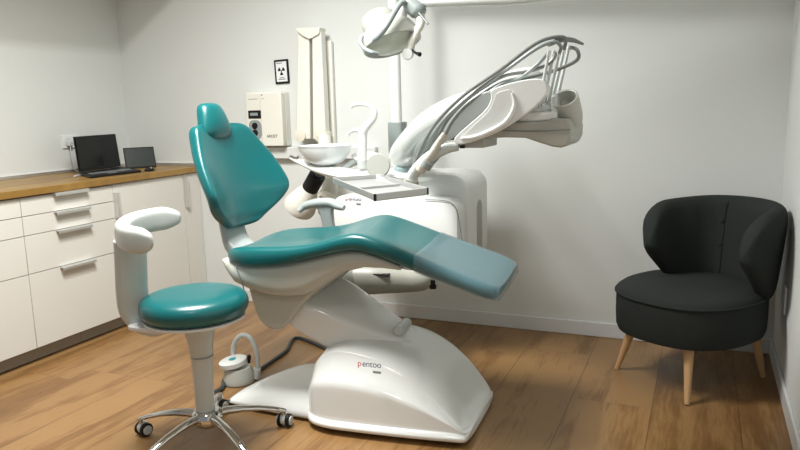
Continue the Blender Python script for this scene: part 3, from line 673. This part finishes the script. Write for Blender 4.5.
dish([(.108,.012),(.088,.030),(.055,.045),(.001,.052)], 'front_lens', 'lens', hd)
dish([(.001,-.155),(.045,-.150),(.070,-.130),(.078,-.095),(.070,-.06)], 'rear_housing', 'lampsh', hd, c=hc-rt2*.03)
obj('yoke', tube([at(420,15,YL), at(420.5,24,YL-.01), at(416,33,YL-.02), at(412,42,YL-.03), at(410,51,YL-.03), at(408,55,YL-.03)], [.020,.019,.018,.018,.018,.014]), 'cream2', ol)
obj('yoke_knob', lathe([(.001,-.02),(.022,-.018),(.026,0),(.022,.018),(.001,.02)], at(408,54,YL-.05), (.2,-1,0)), 'satin', ol)
obj('locking_screw', tube([at(412,50,YL-.05), at(416,53,YL-.06), at(420,54.5,YL-.07)], [.005,.006,.010]), 'black', ol)
obj('handle', tube([at(405,1,YL-.04), at(400,4,YL-.06), at(393,15,YL-.12), at(386,27,YL-.15), at(379,36,YL-.15), at(374,40,YL-.13)], .0125), 'grey', ol)
obj('handle', tube([at(364,36,YL-.06), at(361,38,YL-.08), at(360.5,43,YL-.11), at(365,49,YL-.13), at(372,52.5,YL-.14), at(378,54,YL-.12)], .0095), 'grey', ol)
obj('stem', tube([at(404,5,YL), at(400,14,YL), at(396,24,YL+.01)], [.028,.032,.030]), 'gloss', ol)
# ================================================================ OPERATOR STOOL
SX, SY = -1.735, 2.045
st = empty('operator_stool', (SX, SY, 0), 'round teal stool with curved white arm support and chrome star base', 'stool')
sx, sy = SX-.02, SY
obj('seat', lathe([(.001,.515),(.15,.511),(.178,.516),(.197,.532),(.205,.553),(.202,.577),(.188,.596),(.160,.606),(.10,.609),(.001,.609)], (sx,sy,0), n=48), 'teal', st, sub=1)
obj('seat_plate', lathe([(.001,.470),(.06,.470),(.085,.476),(.17,.498),(.188,.506),(.188,.514),(.001,.5145)], (sx,sy,0), n=40), 'satin', st)
obj('column', lathe([(.001,.10),(.036,.10),(.037,.20),(.039,.28),(.041,.352),(.043,.356),(.050,.42),(.060,.468),(.001,.472)], (SX-.006,SY,0), n=28), 'pad', st)
obj('column_ring', lathe([(.043,.354),(.0445,.356),(.0445,.359),(.043,.361)], (SX-.004,SY,0), n=28), 'grey', st)
obj('hub', lathe([(.001,.070),(.042,.074),(.060,.09),(.063,.108),(.058,.128),(.048,.138),(.001,.139)], (SX,SY,0), n=28), 'chrome', st)
def caster(p, ang, par):
    d = Vector((math.cos(ang), math.sin(ang), 0)); s_ = Vector((-d.y, d.x, 0)); p = Vector(p)
    c = obj('caster', cyl(p+Vector((0,0,.050)), p+Vector((0,0,.072)), .007), 'chrome', par)
    wc = p+d*.010+Vector((0,0,.0275))
    obj('caster_hood', lathe([(.001,-.011),(.024,-.010),(.026,0),(.024,.010),(.001,.011)], wc+Vector((0,0,.006)), s_, n=20), 'grey2', c)
    for sg_ in (-1,1):
        obj('wheel', lathe([(.001,-.007),(.018,-.007),(.0272,-.006),(.0275,.004),(.020,.0075),(.001,.0075)], wc+s_*sg_*.019, s_*sg_, n=24), 'black', c)
        obj('wheel_cap', lathe([(.001,.0),(.019,.0),(.018,.004),(.001,.005)], wc+s_*sg_*.0268, s_*sg_, n=24), 'pad', c)
for k in range(5):
    a_ = math.radians(46+72*k); d = Vector((math.cos(a_), math.sin(a_), 0)); c = Vector((SX,SY,0)); R0 = .298
    s_ = Vector((-d.y, d.x, 0)); rings = []
    for r, z, w_, h in ((.035,.112,.020,.018),(.08,.118,.019,.016),(.14,.114,.017,.013),(.20,.104,.0155,.011),(.26,.088,.0145,.010),(.303,.072,.012,.009),(.311,.070,.006,.006)):
        rings.append([c+d*r+s_*a+Vector((0,0,z+b)) for a, b in [(w_*math.cos(2*PI*q/12), h*math.sin(2*PI*q/12)) for q in range(12)]])
    lg_ = obj('leg', loft(rings), 'chrome', st)
    caster(c+d*R0, a_+.9+k*1.7, st)
# back arm: foot, upright, curved pad
P_ = [Vector((sx-.05,sy-.05,.492)), at(163,329,1.99), at(146,323,1.97), at(135,309,1.95), at(132,290,1.94), at(131,265,1.93), at(130,240,1.92)]
rings = []; PP = crom(P_, 5)
for i, p in enumerate(PP):
    d = (PP[min(i+1,len(PP)-1)]-PP[max(i-1,0)]).normalized(); wv_ = Vector((.55,.83,0)); wv_ = (wv_-d*wv_.dot(d)).normalized(); n_ = d.cross(wv_)
    t_ = i/(len(PP)-1); W_ = .030+.028*min(1, t_*2); th = .012+.020*min(1, t_*2)*(1-.3*t_)
    rings.append([p+wv_*a+n_*b for a, b in rr(-W_,W_,-th,th,th*.9,4)])
obj('arm_upright', loft(rings), 'pad', st)
obj('arm_bracket', prism([Vector((x,y,.484)) for x,y in rr(sx-.20,sx-.02,sy-.16,sy-.06,.03)], (0,0,.018)), 'satin', st, bev=.005)
c0 = Vector((-1.815, 1.98, .865)); rings = []
N_ = 22
for i in range(N_+1):
    t_ = i/N_; th_ = math.radians(114+t_*186)
    p = c0+Vector((.245*math.cos(th_), .235*math.sin(th_), -.010*t_))
    Ld = Vector((math.cos(3.8), math.sin(3.8), 0)); q_ = (p-c0).dot(Ld); p -= Ld*q_*(.42 if q_ > 0 else 0)
    out = Vector((math.cos(th_), math.sin(th_), 0)); e = min(1, max(0, min(t_, 1-t_)*14)) ** .5; e = max(e, .45)
    hh = .047*e; tt = .024*e+.004
    rings.append([p+out*a+Vector((0,0,1))*b for a, b in rr(-tt,tt,-hh,hh,min(tt,hh)*.9,4)])
obj('back_pad', loft(rings), 'pad', st, sub=1)
# ================================================================ FOOT CONTROL
fc_ = atz(239, 382, 0); fc_ = Vector((fc_.x-.0, fc_.y, 0))
ft = empty('foot_control', tuple(fc_), 'round white foot control with bent carrying loop beside the chair base', 'foot control')
obj('base', lathe([(.001,.003),(.074,.003),(.076,.010),(.072,.022),(.068,.06),(.060,.078),(.001,.080)], fc_, n=32), 'warm', ft)
top = Vector((fc_.x-.016, fc_.y-.01, .088))
obj('pedal_disc', lathe([(.001,0),(.060,0),(.066,.004),(.066,.024),(.058,.029),(.001,.030)], top, (-.12,-.1,1), n=32), 'satin', ft)
obj('logo', lathe([(.001,.0305),(.018,.0298),(.018,.0312),(.001,.0325)], top, (-.12,-.1,1), sc=(1,1), n=20), 'sticker', ft)
Yf = fc_.y+.05
obj('carrying_loop', tube([at(234,362,Yf), at(233,350,Yf), at(236,340,Yf), at(243,335,Yf), at(251,339,Yf), at(256,350,Yf), at(257.5,363,Yf), at(257,374,Yf)], .0115), 'grey2', ft)
obj('loop_socket', cyl(at(257,378,Yf), at(257,368,Yf), .018), 'satin', ft)
obj('lever', tube([at(249,363,Yf-.03), at(249,358,Yf-.03), at(249,355,Yf-.03)], [.006,.010,.008]), 'black', ft)
fl = [at(250,378,Yf), atz(262,368,.012), atz(275,359,.012), atz(286,351,.012), atz(300,338,.012), T(-1.5,2.99,.012), T(-1.36,2.9,.012)]
tag(obj('control_cable', tube([Vector((p.x,p.y,max(p.z,.012))) for p in fl], .010, n=10), 'dhose'), 'dark cable running on the floor from foot control to chair base', 'cable')
tag(obj('floor_hose', tube([atz(246,381,.012)+Vector((-.11,-.02,0)), atz(222,388,.012), atz(213,394,.012), atz(216,401,.012), atz(230,402,.012), atz(240,398,.012)], .011, n=10), 'dhose'), 'dark hose curling on the floor in front of the foot control', 'hose')
# ================================================================ ARMCHAIR
AC = Vector((-.015, 3.36, 0)); fa = math.radians(32)
fv = Vector((-math.sin(fa), -math.cos(fa), 0)); sv = Vector((math.cos(fa), -math.sin(fa), 0))
def A(u, v, z): return AC+sv*u+fv*v+Vector((0,0,z))
am = empty('armchair', tuple(AC), 'charcoal tub armchair with pale wooden legs in the right corner', 'armchair')
def seat_out(k, z):
    out = []
    for q in range(40):
        a_ = 2*PI*q/40; c, s = math.cos(a_), math.sin(a_)
        out.append(A(-.006+.300*k*math.copysign(abs(c)**.82,c), (.335 if s > 0 else .30)*k*math.copysign(abs(s)**.85,s), z))
    return out
obj('seat', loft([seat_out(.90,.235), seat_out(.965,.243), seat_out(.99,.265), seat_out(1.0,.32), seat_out(1.0,.395), seat_out(.995,.418)]), 'fabric', am)
obj('seat_cushion', loft([seat_out(.99,.4185), seat_out(1.005,.424), seat_out(.99,.436), seat_out(.93,.450), seat_out(.75,.462), seat_out(.4,.468), seat_out(.05,.469)]), 'fabric', am)
pp = seat_out(1.006,.420); obj('seat_piping', tube(pp+[pp[0]], .0055, n=6, k=2), 'fabric', am)
rings = []; NT = 44
for i in range(NT+1):
    t_ = -1+2*i/NT; at_ = abs(t_)
    phi = t_*math.radians(112)
    z1 = .828-.02*t_*t_; z0 = .40
    if at_ > .74: q = (at_-.74)/.26; z1 = z1-(z1-.64)*(1-math.sqrt(max(0,1-q*q)))
    if at_ > .55: q = (at_-.55)/.45; z0 = z0+(.62-z0)*(q**1.6)
    e = 1 if at_ < .93 else max(.3, math.sqrt(max(0, 1-((at_-.93)/.07)**2)))
    zc = [];
    TH = (.042 + .010*math.cos(phi))*e
    def P3(z, off):
        h = (z-.40)/.43; flare = .045*h
        a_r = .246+flare*.8; b_r = .262+flare*1.3
        cph, sph = math.cos(phi), math.sin(phi); a_r *= (1-.20*min(1,max(0,-phi)))
        n2 = Vector((sph/a_r, -cph/b_r)).normalized()
        vv = -b_r*cph if cph > 0 else -b_r*cph*1.15
        return A(.036+a_r*sph+n2.x*off, vv+n2.y*off, z)
    H = max(.01, z1-z0); sec = []
    for f, o_ in ((0,-.6),(.12,-1),(.35,-1.0),(.6,-1.0),(.82,-1.0),(.93,-.85),(.985,-.45),(1,0),(.985,.45),(.93,.85),(.82,1),(.6,1),(.35,1),(.12,1),(0,.6)):
        sec.append(P3(z0+H*f, TH*o_))
    rings.append(sec)
obj('backrest', loft(rings), 'fabric', am, sub=1)
sm = [];
def inner(phi, z, off):
    h = (z-.40)/.43; a_r = .246+.045*h*.8; b_r = .262+.045*h*1.3; n2 = Vector((math.sin(phi)/a_r, -math.cos(phi)/b_r)).normalized()
    return A(.036+a_r*math.sin(phi)+n2.x*off, -b_r*math.cos(phi)+n2.y*off, z)
obj('back_seam', tube([inner(-.22,z,-.0535) for z in (.47,.55,.65,.75,.79)]+[inner(-.22,.808,-.050)], .0022, n=6), 'black', am)
for z in (.60,.71): obj('button', lathe([(.001,-.004),(.010,-.003),(.012,.002),(.008,.006),(.001,.007)], inner(-.28,z,-.052), -(inner(-.28,z,1)-inner(-.28,z,0))), 'fabric', am)
for (x, y), (u, v) in (((-.34,3.36),(-.19,.17)), ((-.019,3.036),(.13,.22)), ((.298,3.478),(.20,-.17)), ((.0,3.74),(-.17,-.19))):
    b_ = Vector((x,y,.003)); tp = A(u,v,.245)
    if abs(x-.0) < .001: b_ = A(-.16,-.28,.003)
    obj('leg', tube([b_, tp], [.0115,.023], n=16, smooth=False), 'oakleg', am)
